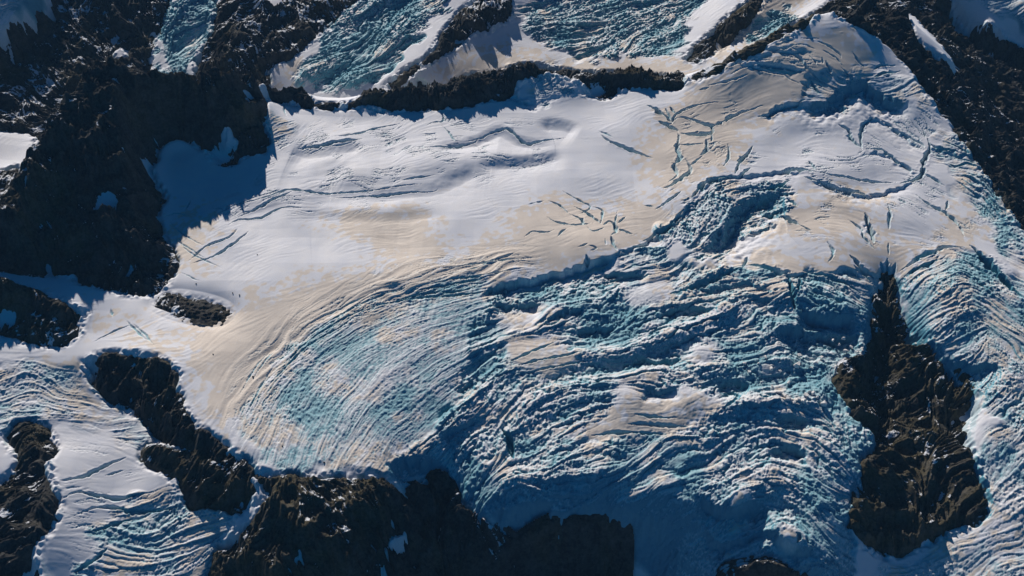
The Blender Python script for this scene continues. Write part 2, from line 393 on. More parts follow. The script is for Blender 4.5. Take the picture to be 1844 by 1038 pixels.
# ice regions: (polygons, amplitude m, wavelength m, chaos 0-1, blue ice 0-1)
ICE = [
    ([[(420, 790), (450, 710), (530, 620), (640, 556), (760, 515), (880, 500), (900, 560), (870, 640), (860, 740), (800, 830), (720, 862), (560, 850), (470, 845)]], 3.4, 0.25, 0.8, 1.0, 0.0, 2.5, 0.75),
    ([[(860, 540), (960, 515), (1110, 478), (1180, 450), (1240, 475), (1330, 475), (1420, 500), (1560, 490), (1590, 560), (1590, 640), (1530, 690), (1580, 820), (1545, 960), (1540, 1100), (1240, 1100), (1130, 985), (950, 985), (850, 945), (760, 880), (690, 855), (800, 760), (850, 640)]], 7.3, 1.0, 0.6, 0.38, 0.8, 7.5, 0.85),
    ([[(1612, 500), (1690, 465), (1750, 450), (1900, 560), (1900, 800), (1830, 790), (1790, 790), (1760, 720), (1690, 650), (1630, 620)]], 6.4, 0.6, 0.95, 0.4, 0.4, 5.0, 0.8),
    ([[(1735, 830), (1775, 770), (1900, 720), (1900, 1100), (1560, 1100), (1600, 1020), (1700, 975), (1765, 940)]], 4.6, 0.4, 0.8, 0.5, 0.5, 4.0, 0.7),
    ([[(-60, 660), (120, 660), (190, 720), (260, 765), (290, 800), (260, 830), (180, 770), (90, 760), (-60, 780)]], 4.5, 0.3, 0.9, 0.5, 0.2, 2.0, 0.6),
    ([[(170, 960), (230, 900), (330, 895), (420, 940), (395, 1000), (380, 1100), (140, 1100)]], 6.5, 0.7, 0.9, 0.3, 0.3, 2.0, 0.75),
    ([[(245, 135), (290, 50), (310, -40), (400, -40), (380, 60), (350, 110), (330, 150)], [(530, 150), (560, 110), (600, 40), (680, -40), (860, -40), (790, 30), (740, 90), (700, 130), (620, 170)], [(925, 25), (1000, -30), (1300, -40), (1240, 40), (1230, 100), (1150, 100), (1060, 115), (980, 80)], [(1330, 90), (1370, 40), (1430, 10), (1430, 40), (1380, 75)]], 11.0, 0.9, 0.7, 0.3, 0.9, 10.0, 1.0),
    ([[(1230, 460), (1235, 380), (1285, 325), (1400, 330), (1430, 350), (1410, 390), (1330, 420), (1270, 475)], [(1180, 430), (1230, 370), (1250, 400), (1200, 450)]], 9.0, 0.8, 0.7, 0.3, 0.7, 4.0, 0.4),
    ([[(1700, 335), (1780, 310), (1840, 400), (1860, 500), (1800, 470), (1770, 400)]], 7.0, 0.5, 0.9, 0.4, 0.7, 4.0, 0.8),
    ([[(475, 205), (520, 200), (535, 240), (520, 275), (485, 278)]], 4.0, 0.3, 0.8, 0.5, 0.5, 2.0, 0.6),
    ([[(-60, 60), (60, 20), (110, -40), (-60, -60)], [(932, 150), (985, 135), (1060, 160), (960, 200)], [(1720, -20), (1800, 30), (1900, 60), (1900, -40)]], 5.0, 0.7, 0.8, 0.4, 0.4, 4.0, 0.6),
    ([[(1430, 165), (1500, 140), (1560, 130), (1620, 118), (1680, 190), (1600, 200), (1540, 175), (1500, 210), (1450, 195)]], 5.0, 0.5, 0.8, 0.5, 0.5, 2.0, 0.4),
    ([[(1675, 245), (1740, 255), (1805, 330), (1815, 430), (1770, 400), (1730, 340), (1690, 300)]], 4.8, 0.6, 0.9, 0.3, 0.3, 1.0, 0.5),
]
SMOOTH = [[(1118, 690), (1150, 715), (1160, 760), (1110, 770), (1100, 740)], [(1220, 705), (1250, 700), (1262, 745), (1230, 768), (1195, 740)], [(905, 620), (985, 610), (1050, 655), (985, 690), (925, 665)],
          [(900, 575), (985, 545), (960, 600), (900, 595)], [(1245, 630), (1290, 618), (1285, 660), (1245, 662)], [(1388, 985), (1412, 952), (1450, 975), (1440, 995), (1405, 1008)],
          [(1310, 905), (1345, 882), (1352, 905), (1320, 928)], [(1130, 520), (1200, 500), (1220, 540), (1130, 560)], [(1230, 700), (1310, 730), (1230, 780), (1060, 800), (1050, 770), (1120, 740)]]
STROKES = [(420, 790, 470, 690), (470, 690, 560, 610), (560, 610, 660, 550), (660, 550, 800, 510), (800, 510, 950, 480), (560, 830, 600, 740), (600, 740, 680, 650), (680, 650, 780, 600), (780, 600, 900, 570),
           (650, 840, 700, 780), (700, 780, 800, 700), (800, 700, 860, 650), (850, 830, 900, 770), (470, 830, 500, 740), (900, 640, 1050, 600), (1000, 700, 1150, 670), (1050, 760, 1300, 745), (900, 600, 1000, 565), (1100, 560, 1300, 520),
           (1300, 520, 1390, 490), (1430, 500, 1540, 535), (1300, 600, 1420, 560), (1440, 560, 1540, 590), (900, 860, 1000, 830), (1100, 830, 1250, 800), (1250, 880, 1400, 790), (1400, 790, 1530, 850), (1290, 950, 1350, 870), (1400, 950, 1500, 990),
           (1650, 520, 1720, 470), (1720, 470, 1800, 520), (1660, 610, 1750, 540), (1750, 540, 1844, 610), (1700, 660, 1780, 600), (1780, 600, 1844, 670), (1750, 900, 1844, 820), (1720, 1000, 1844, 940), (1800, 740, 1844, 720),
           (0, 700, 100, 690), (100, 690, 250, 770), (120, 760, 280, 790), (200, 930, 400, 930), (180, 1020, 380, 990), (270, 110, 380, 20), (560, 150, 700, 60), (950, 60, 1100, 50), (1100, 80, 1200, 20),
           (1240, 440, 1300, 350), (1240, 190, 1330, 130), (1330, 130, 1420, 98), (1420, 98, 1500, 118), (1300, 228, 1380, 196), (1400, 305, 1500, 322), (1500, 322, 1620, 332), (1560, 225, 1650, 262), (1650, 262, 1770, 300), (1640, 380, 1730, 430), (1560, 150, 1620, 130), (600, 250, 700, 230), (840, 250, 1000, 250), (500, 370, 780, 335), (340, 460, 420, 400), (120, 870, 280, 850), (760, 170, 900, 130), (1340, 420, 1440, 400), (1300, 340, 1400, 330), (1720, 340, 1800, 400), (480, 270, 530, 220), (1550, 700, 1560, 820)]
TAN = [[(330, 640), (340, 590), (420, 555), (560, 500), (700, 490), (800, 470), (900, 440), (940, 380), (1000, 365), (1080, 372), (1200, 380), (1225, 420), (1110, 465), (860, 515), (640, 570), (540, 630), (450, 740), (405, 790), (380, 720)],
       [(560, 405), (640, 392), (760, 380), (800, 450), (730, 480), (660, 450)], [(1170, 230), (1240, 180), (1330, 130), (1400, 85), (1500, 55), (1560, 110), (1520, 150), (1440, 190), (1360, 215), (1310, 290), (1250, 320), (1170, 400), (1165, 330)],
       [(1180, 540), (1250, 490), (1350, 460), (1450, 480), (1560, 465), (1590, 400), (1620, 460), (1700, 440), (1740, 445), (1640, 480), (1560, 505), (1450, 530), (1350, 560), (1200, 580)],
       [(1700, 370), (1770, 380), (1790, 430), (1740, 440), (1720, 410)], [(1350, 400), (1400, 360), (1500, 370), (1570, 400), (1500, 430), (1400, 420)], [(1440, 330), (1560, 350), (1620, 345), (1560, 370), (1480, 350)],
       [(1645, 510), (1700, 470), (1760, 500), (1790, 600), (1720, 600), (1670, 560)],
       [(905, 620), (985, 610), (1060, 660), (985, 705), (915, 665)], [(900, 575), (985, 545), (960, 600), (900, 595)], [(1050, 790), (1150, 735), (1310, 730), (1230, 800), (1060, 825)], [(1245, 630), (1290, 618), (1285, 660), (1245, 662)],
       [(1310, 905), (1345, 882), (1352, 905), (1320, 928)], [(1388, 985), (1412, 952), (1450, 975), (1440, 995), (1405, 1008)], [(720, 170), (800, 130), (880, 95), (960, 100), (1060, 120), (1230, 115), (1225, 145), (1000, 125), (900, 135), (800, 165)],
       [(1255, 130), (1350, 80), (1440, 20), (1480, -30), (1380, -20), (1320, 60)], [(495, 140), (535, 112), (575, 130), (530, 155)], [(300, 400), (350, 365), (395, 420), (350, 500), (318, 470)], [(160, 560), (270, 590), (340, 650), (290, 620), (190, 600)],
       [(0, 680), (100, 670), (180, 700), (80, 700)], [(1780, 720), (1844, 700), (1844, 780), (1790, 760)]]

# crevasses: (width px, depth m, points)
CREV = [
    (5, 5, [(599, 251), (620, 248), (647, 243), (673, 234), (699, 229), (722, 226)]), (7, 7, [(536, 271), (581, 266), (612, 258), (655, 253)]), (3, 4, [(594, 268), (620, 263), (640, 256)]),
    (5, 7, [(770, 271), (818, 266), (850, 258), (862, 251)]), (3, 5, [(795, 229), (807, 240), (815, 252), (827, 263)]), (3, 5, [(768, 230), (780, 224), (797, 222), (796, 210), (788, 198)]),
    (3, 4, [(740, 205), (765, 208), (785, 200)]), (2, 3, [(512, 195), (514, 205), (518, 214)]),
    (5, 8, [(840, 257), (862, 251), (883, 241), (912, 237), (927, 245), (948, 260), (979, 257), (1020, 250)]), (2, 3, [(1076, 241), (1092, 248), (1107, 256)]), (6, 9, [(1082, 249), (1100, 262), (1141, 278), (1176, 289)]),
    (8, 12, [(1165, 197), (1187, 208), (1209, 225)]), (4, 8, [(1198, 201), (1209, 223)]), (4, 8, [(1206, 199), (1217, 212)]), (8, 12, [(1185, 223), (1205, 232), (1222, 238)]), (5, 8, [(1245, 199), (1217, 212), (1209, 228)]),
    (7, 10, [(1220, 236), (1223, 252), (1219, 270), (1225, 288), (1214, 302), (1220, 318), (1203, 334)]), (6, 9, [(1208, 225), (1223, 216), (1245, 219), (1280, 229), (1301, 223), (1314, 216), (1336, 205), (1375, 194)]),
    (8, 11, [(1223, 242), (1245, 246), (1280, 244), (1281, 229)]), (3, 6, [(1281, 244), (1281, 259)]), (4, 7, [(1223, 264), (1245, 265), (1267, 262)]), (6, 10, [(1271, 253), (1271, 275), (1260, 284)]), (4, 6, [(1217, 210), (1243, 199), (1267, 192), (1294, 187)]),
    (8, 12, [(1363, 214), (1382, 212), (1397, 203), (1429, 194), (1449, 184)]), (4, 6, [(1275, 157), (1301, 151), (1327, 147), (1347, 140)]), (3, 5, [(1258, 166), (1278, 160)]),
    (4, 7, [(1314, 140), (1332, 130), (1349, 126), (1360, 129), (1388, 137), (1410, 140), (1419, 149), (1440, 158)]), (7, 9, [(1332, 124), (1364, 122), (1397, 124), (1425, 129), (1449, 136)]), (4, 7, [(1310, 125), (1332, 117), (1360, 114), (1388, 115)]),
    (6, 9, [(1386, 99), (1414, 101), (1429, 106), (1440, 114), (1449, 127), (1471, 147)]), (5, 8, [(1345, 108), (1369, 96), (1397, 94), (1414, 96), (1429, 88), (1449, 86), (1468, 94)]), (4, 7, [(1471, 78), (1492, 88), (1510, 101), (1514, 112)]),
    (3, 5, [(1479, 95), (1501, 108), (1512, 119), (1518, 129)]), (5, 8, [(1486, 116), (1490, 127), (1497, 138)]), (3, 5, [(1479, 110), (1481, 123)]), (3, 5, [(1453, 103), (1464, 114), (1471, 127)]), (3, 5, [(1534, 97), (1544, 112), (1557, 125)]),
    (6, 9, [(1440, 153), (1453, 162)]), (5, 8, [(1460, 149), (1473, 171)]), (6, 9, [(1442, 170), (1453, 177)]), (3, 6, [(1514, 129), (1527, 142)]), (2, 3, [(1410, 76), (1432, 77)]), (2, 3, [(1440, 72), (1475, 73)]),
    (6, 9, [(1572, 144), (1592, 135), (1622, 125)]), (4, 6, [(1572, 131), (1585, 120), (1615, 114)]), (6, 10, [(1551, 276), (1548, 250), (1553, 231), (1568, 219), (1581, 219)]), (5, 8, [(1581, 219), (1600, 228), (1614, 240), (1629, 244), (1657, 259), (1668, 272)]),
    (7, 10, [(1509, 228), (1527, 241), (1533, 257), (1551, 272)]), (5, 8, [(1553, 274), (1583, 276), (1605, 291), (1635, 309), (1653, 315)]), (8, 12, [(1670, 250), (1674, 272), (1666, 285), (1659, 300), (1657, 315), (1648, 326), (1620, 334)]),
    (6, 9, [(1672, 261), (1690, 272), (1722, 276)]), (3, 6, [(1661, 235), (1667, 248)]), (4, 6, [(1702, 298), (1722, 303), (1744, 298), (1770, 307)]), (4, 6, [(1659, 318), (1679, 326), (1700, 339)]), (5, 8, [(1455, 296), (1460, 303), (1466, 314)]),
    (5, 7, [(1472, 317), (1505, 324), (1548, 328), (1614, 331)]), (3, 5, [(1722, 254), (1748, 267), (1770, 285)]), (3, 5, [(1705, 262), (1740, 276), (1765, 292)]), (3, 5, [(1700, 285), (1735, 290), (1770, 300)]),
    (4, 8, [(1310, 262), (1311, 275), (1310, 287), (1301, 305)]), (7, 11, [(1356, 266), (1342, 282), (1332, 294), (1323, 318)]), (5, 9, [(1351, 305), (1330, 324)]), (9, 12, [(1245, 363), (1262, 342), (1284, 329), (1306, 322)]),
    (9, 12, [(1401, 314), (1429, 311), (1460, 315)]), (8, 12, [(1447, 324), (1484, 335), (1516, 346), (1549, 352), (1568, 364)]), (8, 12, [(1367, 344), (1397, 339), (1423, 327)]), (9, 14, [(1410, 391), (1425, 402), (1438, 409)]), (4, 7, [(1438, 409), (1462, 422)]),
    (6, 9, [(1419, 363), (1428, 370), (1436, 376)]), (8, 14, [(1557, 387), (1568, 417), (1574, 446)]), (4, 8, [(1527, 398), (1549, 417), (1553, 430), (1576, 454)]), (5, 8, [(1180, 380), (1202, 368), (1228, 350)]), (7, 10, [(1150, 440), (1180, 426), (1206, 411), (1232, 380)]),
    (7, 10, [(1234, 290), (1241, 305), (1238, 315), (1223, 326), (1208, 339), (1193, 344)]), (3, 5, [(1241, 303), (1267, 283)]), (6, 9, [(1648, 354), (1670, 371), (1700, 389), (1726, 415), (1735, 436)]), (4, 7, [(1706, 365), (1702, 384)]),
    (5, 8, [(1598, 373), (1601, 390), (1600, 417)]), (3, 5, [(1600, 440), (1600, 462)]), (12, 20, [(1744, 447), (1765, 464), (1787, 486), (1809, 510), (1842, 540)]), (7, 8, [(1618, 495), (1646, 475), (1663, 462), (1679, 458), (1700, 448), (1737, 451)]),
    (8, 10, [(1631, 503), (1657, 486), (1689, 471)]), (4, 7, [(1724, 469), (1765, 490), (1787, 516)]), (5, 8, [(1705, 482), (1722, 495), (1744, 501), (1765, 519), (1787, 542)]), (8, 12, [(1529, 464), (1553, 486), (1574, 503)]), (6, 10, [(1537, 482), (1570, 510)]),
    (10, 9, [(1344, 477), (1371, 482), (1410, 496), (1434, 501), (1459, 494)]), (6, 8, [(1337, 486), (1342, 473), (1347, 460)]), (8, 14, [(1420, 500), (1424, 533), (1432, 560)]), (7, 12, [(1440, 503), (1437, 533)]), (7, 9, [(1459, 494), (1488, 499), (1517, 508), (1551, 525)]),
    (12, 8, [(1205, 534), (1249, 522), (1285, 506), (1317, 494), (1340, 486)]), (6, 10, [(1598, 468), (1596, 500)]), (5, 9, [(1585, 475), (1590, 500)]), (5, 9, [(1612, 476), (1606, 505)]), (4, 6, [(1488, 440), (1500, 460), (1490, 480)]),
    # branching cracks
    (3, 6, [(985, 365), (1010, 375), (1030, 392)]), (6, 10, [(1030, 390), (1045, 398), (1050, 410)]), (5, 8, [(1034, 374), (1058, 386), (1084, 406)]), (3, 5, [(1012, 346), (1040, 362), (1062, 374), (1040, 390)]), (3, 5, [(1062, 372), (1084, 379), (1084, 392), (1080, 408)]),
    (4, 7, [(985, 396), (1003, 405), (1035, 409), (1070, 405)]), (5, 9, [(1085, 410), (1100, 400), (1110, 418), (1100, 428)]), (5, 9, [(1100, 428), (1105, 445), (1112, 458)]), (3, 6, [(1112, 380), (1108, 400), (1107, 425)]), (3, 5, [(1128, 390), (1112, 404)]), (4, 7, [(1112, 414), (1125, 418), (1141, 423)]),
    (3, 5, [(944, 431), (960, 422), (985, 424), (1000, 418)]), (2, 4, [(1003, 433), (1012, 422), (1022, 417)]), (3, 5, [(1055, 412), (1068, 422), (1090, 412)]), (2, 3, [(950, 374), (980, 367)]), (3, 5, [(1160, 372), (1178, 375)]),
    (3, 5, [(1060, 450), (1075, 455), (1062, 460)]), (3, 4, [(1040, 452), (1060, 446)]), (4, 8, [(1055, 466), (1062, 480)]), (2, 4, [(1090, 434), (1091, 448)]),
    # rim lines of the fan
    (2.5, 4, [(864, 478), (900, 468), (932, 457)]), (3, 4, [(780, 498), (840, 480), (920, 470), (968, 467)]), (3, 4, [(780, 506), (830, 494), (900, 476), (960, 470)]), (4, 5, [(760, 520), (830, 504), (875, 500), (950, 486)]), (4, 5, [(740, 532), (800, 520), (850, 510), (910, 497)]),
    (4, 6, [(700, 548), (770, 532), (830, 528), (880, 510)]), (4, 6, [(660, 560), (740, 545), (810, 540), (900, 525)]), (2.5, 3, [(540, 600), (580, 575), (620, 556), (690, 525)]), (2.5, 3, [(520, 640), (560, 605), (620, 568), (700, 535), (760, 515)]), (3, 4, [(500, 680), (540, 632), (600, 590), (680, 553)]), (3, 4, [(470, 720), (510, 672), (560, 625), (630, 585)]),
    (3, 3, [(455, 690), (480, 650), (510, 625)]), (2, 2.5, [(430, 720), (455, 670), (490, 630)]), (2, 3, [(440, 760), (470, 700), (500, 655)]),
    # left shelf
    (4, 6, [(380, 378), (430, 370), (480, 362), (520, 350), (570, 352), (620, 348), (680, 342), (760, 335)]), (5, 6, [(430, 392), (470, 374), (500, 362), (530, 350)]), (3, 4, [(395, 386), (440, 366), (480, 355), (510, 348)]), (4, 5, [(600, 358), (650, 354), (720, 350), (780, 345), (790, 338)]),
    (4, 5, [(410, 412), (430, 398), (470, 394), (500, 380), (530, 378), (548, 380)]), (4, 5, [(340, 475), (370, 450), (410, 435), (430, 415)]), (4, 5, [(345, 480), (390, 465), (420, 445), (450, 418)]), (3, 4, [(330, 385), (340, 370), (342, 358)]), (3, 4, [(292, 398), (320, 388), (345, 395)]),
    (2, 3, [(300, 400), (340, 430), (370, 450)]), (2, 3, [(310, 430), (345, 455), (375, 475)]), (2, 3, [(325, 495), (350, 508), (362, 512)]), (2, 3, [(320, 440), (350, 462), (400, 490)]), (3, 4, [(720, 330), (750, 324), (785, 318)]),
    # small lower glacier
    (5, 6, [(105, 870), (150, 863), (190, 845), (230, 828)]), (5, 6, [(105, 905), (140, 890), (170, 896), (220, 900), (285, 888)]), (5, 6, [(135, 936), (170, 920), (215, 916), (240, 925), (330, 918)]), (5, 6, [(165, 960), (200, 950), (240, 938)]), (6, 8, [(135, 1038), (165, 1015), (195, 990)]), (3, 4, [(190, 860), (225, 850)]),
    (3, 4, [(225, 580), (245, 600), (270, 622)]), (3, 4, [(240, 588), (262, 608), (280, 630)]), (2, 3, [(170, 620), (210, 600), (240, 590)]), (2, 3, [(200, 560), (204, 576)]),
    # icefall patches
    (5, 8, [(1140, 752), (1180, 755), (1220, 757)]), (5, 8, [(1130, 770), (1180, 768), (1240, 772)]), (5, 8, [(1060, 790), (1120, 782), (1200, 786)]), (4, 7, [(915, 660), (960, 640), (1000, 622)]), (4, 7, [(925, 668), (980, 655), (1050, 640)]), (4, 7, [(945, 680), (1000, 668), (1060, 655)]), (5, 8, [(1290, 700), (1330, 715), (1300, 745)]),
    (10, 18, [(905, 775), (915, 795), (925, 830)]), (6, 12, [(1434, 985), (1440, 970), (1432, 965)]),
]
# scarps, left to right, ground below the line on the near side: (drop m, face m, recovery m, points)
SCARP = [
    (9, 9, 30, [(1245, 366), (1265, 342), (1290, 326), (1345, 318), (1400, 312), (1460, 316)]), (9, 9, 30, [(1445, 322), (1484, 335), (1516, 346), (1552, 355), (1610, 340), (1655, 322)]), (7, 9, 25, [(1555, 276), (1600, 284), (1640, 310), (1660, 318)]), (8, 9, 28, [(1550, 246), (1560, 222), (1590, 222), (1625, 244), (1670, 274)]),
    (7, 9, 25, [(1332, 122), (1397, 122), (1450, 136)]), (6, 9, 25, [(1345, 108), (1410, 94), (1470, 96)]), (8, 9, 28, [(1365, 214), (1400, 202), (1450, 184)]), (7, 9, 25, [(1665, 262), (1700, 274), (1740, 280), (1775, 300)]),
    (26, 10, 60, [(850, 540), (900, 520), (950, 505), (1000, 492), (1050, 478), (1100, 466), (1125, 458)]),
    (10, 8, 25, [(1100, 466), (1150, 440), (1190, 420), (1230, 385), (1250, 355)]),
    (36, 40, 80, [(1250, 455), (1290, 420), (1310, 385), (1345, 352), (1400, 343), (1425, 345)]),
    (14, 10, 20, [(1370, 385), (1395, 378), (1415, 376)]), (8, 8, 15, [(1343, 422), (1375, 410), (1405, 403)]),
    (27, 34, 40, [(1440, 172), (1465, 184), (1480, 184), (1495, 178), (1510, 163), (1530, 147), (1555, 146), (1580, 163), (1610, 178), (1655, 186)]),
    (11, 25, 40, [(957, 224), (985, 216), (1020, 218), (1055, 228)]), (13.9, 24, 60, [(860, 282), (895, 284), (935, 282), (980, 275), (1015, 270)]), (13, 22, 50, [(770, 262), (840, 250), (883, 234), (912, 232), (948, 250), (1000, 250)]),
    (13, 30, 60, [(530, 258), (580, 262), (650, 247)]), (7, 40, 60, [(540, 300), (600, 285), (650, 295)]), (12, 30, 70, [(640, 340), (720, 335), (780, 325), (830, 300), (880, 290)]), (6, 30, 60, [(380, 385), (450, 362), (520, 352)]), (8, 30, 60, [(500, 385), (560, 372), (640, 375), (760, 370), (820, 360)]),
    (10, 12, 35, [(1249, 527), (1290, 518), (1340, 510), (1395, 522)]), (12, 12, 30, [(1300, 545), (1350, 535), (1400, 540)]), (11, 10, 30, [(1451, 521), (1490, 530), (1515, 543), (1527, 556)]), (34, 20, 90, [(1435, 558), (1480, 567), (1510, 570), (1540, 566)]),
    (34, 25, 100, [(1380, 600), (1420, 588), (1460, 592), (1500, 592), (1555, 602)]), (18, 12, 40, [(1285, 692), (1320, 686), (1355, 697)]), (20, 15, 45, [(1378, 806), (1410, 802), (1455, 808)]), (16, 12, 40, [(1390, 755), (1420, 752), (1460, 760)]),
    (30, 20, 70, [(1255, 895), (1300, 918), (1340, 913), (1380, 900)]), (22, 16, 60, [(1240, 945), (1275, 958), (1310, 966), (1370, 948), (1400, 962), (1425, 988), (1480, 1000)]),
    (40, 30, 200, [(855, 925), (920, 908), (970, 896), (1010, 910), (1060, 898), (1110, 900), (1160, 916), (1230, 922)]), (34, 25, 80, [(690, 835), (750, 828), (800, 832)]), (16, 12, 35, [(1030, 600), (1060, 590), (1110, 590)]), (14, 10, 30, [(970, 590), (1010, 565), (1060, 558)]),
    (16, 12, 40, [(880, 560), (910, 548), (980, 545)]), (16, 12, 40, [(1080, 490), (1120, 495), (1170, 495)]), (14, 12, 40, [(1180, 560), (1250, 555), (1300, 560)]), (14, 12, 35, [(1140, 640), (1180, 650), (1230, 640)]), (14, 12, 40, [(1160, 700), (1190, 708), (1220, 700)]),
    (18, 20, 60, [(1700, 640), (1750, 655), (1800, 650)]), (12, 15, 40, [(780, 790), (830, 770), (880, 740)]),
]

# ----------------------------------------------------------------------------
# 3. fine relief
# ----------------------------------------------------------------------------
H = upsample(Hm, NY, NX).astype(np.float32)
HOLES = [[(1626, 22), (1650, 36), (1690, 78), (1714, 112), (1716, 124), (1690, 112), (1658, 88), (1638, 58)], [(412, 212), (426, 250), (442, 260), (414, 268), (402, 240)],
         [(932, 150), (985, 133), (1040, 146), (1064, 166), (1000, 181), (962, 203), (928, 178)], [(1715, -30), (1740, 45), (1800, 48), (1900, 90), (1900, -40)], [(1690, 205), (1712, 222), (1735, 262), (1716, 250)],
         [(455, 885), (470, 878), (500, 892), (480, 905), (440, 930), (425, 950), (420, 935), (450, 912)], [(200, 92), (215, 80), (232, 92), (225, 108), (205, 110)]]
hole = np.zeros((NY, NX), bool)
for p in HOLES:
    fill(R(p), hole)
rock_soft = np.zeros((NY, NX), np.float32)
rock_rough = np.zeros((NY, NX), np.float32)
rock_id = np.full((NY, NX), -1, np.int16)
for k, (nm, cat, lab, rough, polys) in enumerate(ROCKS):
    m = np.zeros((NY, NX), bool)
    for p in polys:
        fill(R(p), m)
    m &= ~hole
    b = blur(m, 12 / CELL)
    rid = b > 0.02
    upd = rid & ((b > rock_soft) | (rock_id < 0))
    rock_id[upd] = k
    rock_soft = np.maximum(rock_soft, b)
    rock_rough = np.maximum(rock_rough, blur(m, 15 / CELL) * rough)
# round the snow, keep rock ridges sharp
Hs = blur(H, 35 / CELL)
wr = np.clip(blur(rock_soft, 20 / CELL) * 2.2, 0, 1)
H = Hs * (1 - wr) + blur(H, 10 / CELL) * wr

gyy, gxx = np.gradient(H, CELL)
steep = np.hypot(gxx, gyy)

# crevasse strike
st = []
for a, b, c, d in STROKES:
    (x0, y0), (x1, y1) = R([(a, b), (c, d)])
    th = math.atan2(y1 - y0, x1 - x0)
    for t in np.linspace(0, 1, 12):
        st.append((x0 + (x1 - x0) * t, y0 + (y1 - y0) * t, math.cos(2 * th), math.sin(2 * th)))
c2, s2 = membrane(np.array(st), 2)
theta = 0.5 * np.arctan2(upsample(s2, NY, NX), upsample(c2, NY, NX))
fanm = region(ICE[0][0], 60)
theta = theta + (0.22 * noise(120, 900) + 0.10 * noise(40, 901)) * (1 - 0.75 * fanm)
fall = np.arctan2(blur(gyy, 30 / CELL), blur(gxx, 30 / CELL)) + 0.35 * noise(90, 902)
wf = np.clip(rock_soft * 1.5, 0, 1)
theta = 0.5 * np.arctan2(np.sin(2 * theta) * (1 - wf) + np.sin(2 * fall) * wf, np.cos(2 * theta) * (1 - wf) + np.cos(2 * fall) * wf)
ct, sn = np.cos(theta).astype(np.float32), np.sin(theta).astype(np.float32)
JJ, II = np.mgrid[0:NY, 0:NX]


def lic(src, length, steps, dth=0.0):
    """Smear noise along the (curving) strike lines."""
    cs, ss = (ct, sn) if dth == 0 else (np.cos(theta + dth).astype(np.float32), np.sin(theta + dth).astype(np.float32))
    out = src.copy()
    half = steps // 2
    st_ = np.float32(length / CELL / steps)
    for sg in (1, -1):
        px, py = II.astype(np.float32), JJ.astype(np.float32)
        dx, dy = sg * cs, sg * ss
        for _ in range(half):
            px = np.clip(px + dx * st_, 0, NX - 1)
            py = np.clip(py + dy * st_, 0, NY - 1)
            jx, jy = px.astype(np.int32), py.astype(np.int32)
            out += src[jy, jx]
            ndx, ndy = cs[jy, jx], ss[jy, jx]
            f = np.where(ndx * dx + ndy * dy < 0, np.float32(-1), np.float32(1))
            dx, dy = ndx * f, ndy * f
    return (out - out.mean()) / out.std()


def streak(wl, seed, aspect=5, dth=0.0):
    r = np.random.default_rng(seed)
    g = max(1.0, wl / CELL * 0.15)
    src = r.standard_normal((NY, NX)).astype(np.float32)
    src = blur(src, g) - 0.8 * blur(src, 2.2 * g)
    n = lic(src, wl * aspect, int(np.clip(wl * aspect / CELL / 3, 8, 30)), dth)
    return n


S = {11: streak(11, 9, 9), 20: streak(20, 14, 9), 40: streak(48, 40, 5), 'cross': streak(17, 17, 2.5, 1.15), 'big': streak(150, 63, 3)}
S['big'] = blur(S['big'], 18 / CELL)
S['big'] /= S['big'].std()
n8, n13, n24, n42 = noise(8, 331), noise(13, 332), noise(24, 333), noise(42, 334)


def blk(n, k=3.2):
    """Flat topped blocks parted by sharp clefts."""
    return 1 - np.exp(-k * np.abs(n))


tex = np.zeros((NY, NX), np.float32)
icem = np.zeros((NY, NX), np.float32)
tops = np.zeros((NY, NX), np.float32)
smooth = region(SMOOTH, 10)
calm = 1 - 0.85 * np.clip(smooth, 0, 1)
BLUE = [[(500, 740), (560, 650), (640, 590), (760, 545), (900, 540), (900, 700), (820, 770), (700, 790), (600, 770)], [(920, 810), (1060, 800), (1180, 840), (1160, 920), (980, 900)],
        [(1280, 640), (1400, 560), (1560, 580), (1500, 740), (1350, 740)], [(560, 150), (700, 20), (800, -30), (700, 130)], [(1380, 60), (1420, 30), (1400, 80), (1330, 90)], [(260, 130), (300, 20), (400, 0), (340, 130)]]
bluez = np.clip(0.35 + 0.4 * noise(150, 88) + 0.25 * noise(50, 89) + 0.5 * region(BLUE, 40), 0, 1)
brk0 = 0.9 * noise(170, 340) + 0.6 * noise(70, 341)
mod = 0.8 * noise(110, 342) + 0.5 * noise(45, 343)
ice_any = np.zeros((NY, NX), np.float32)
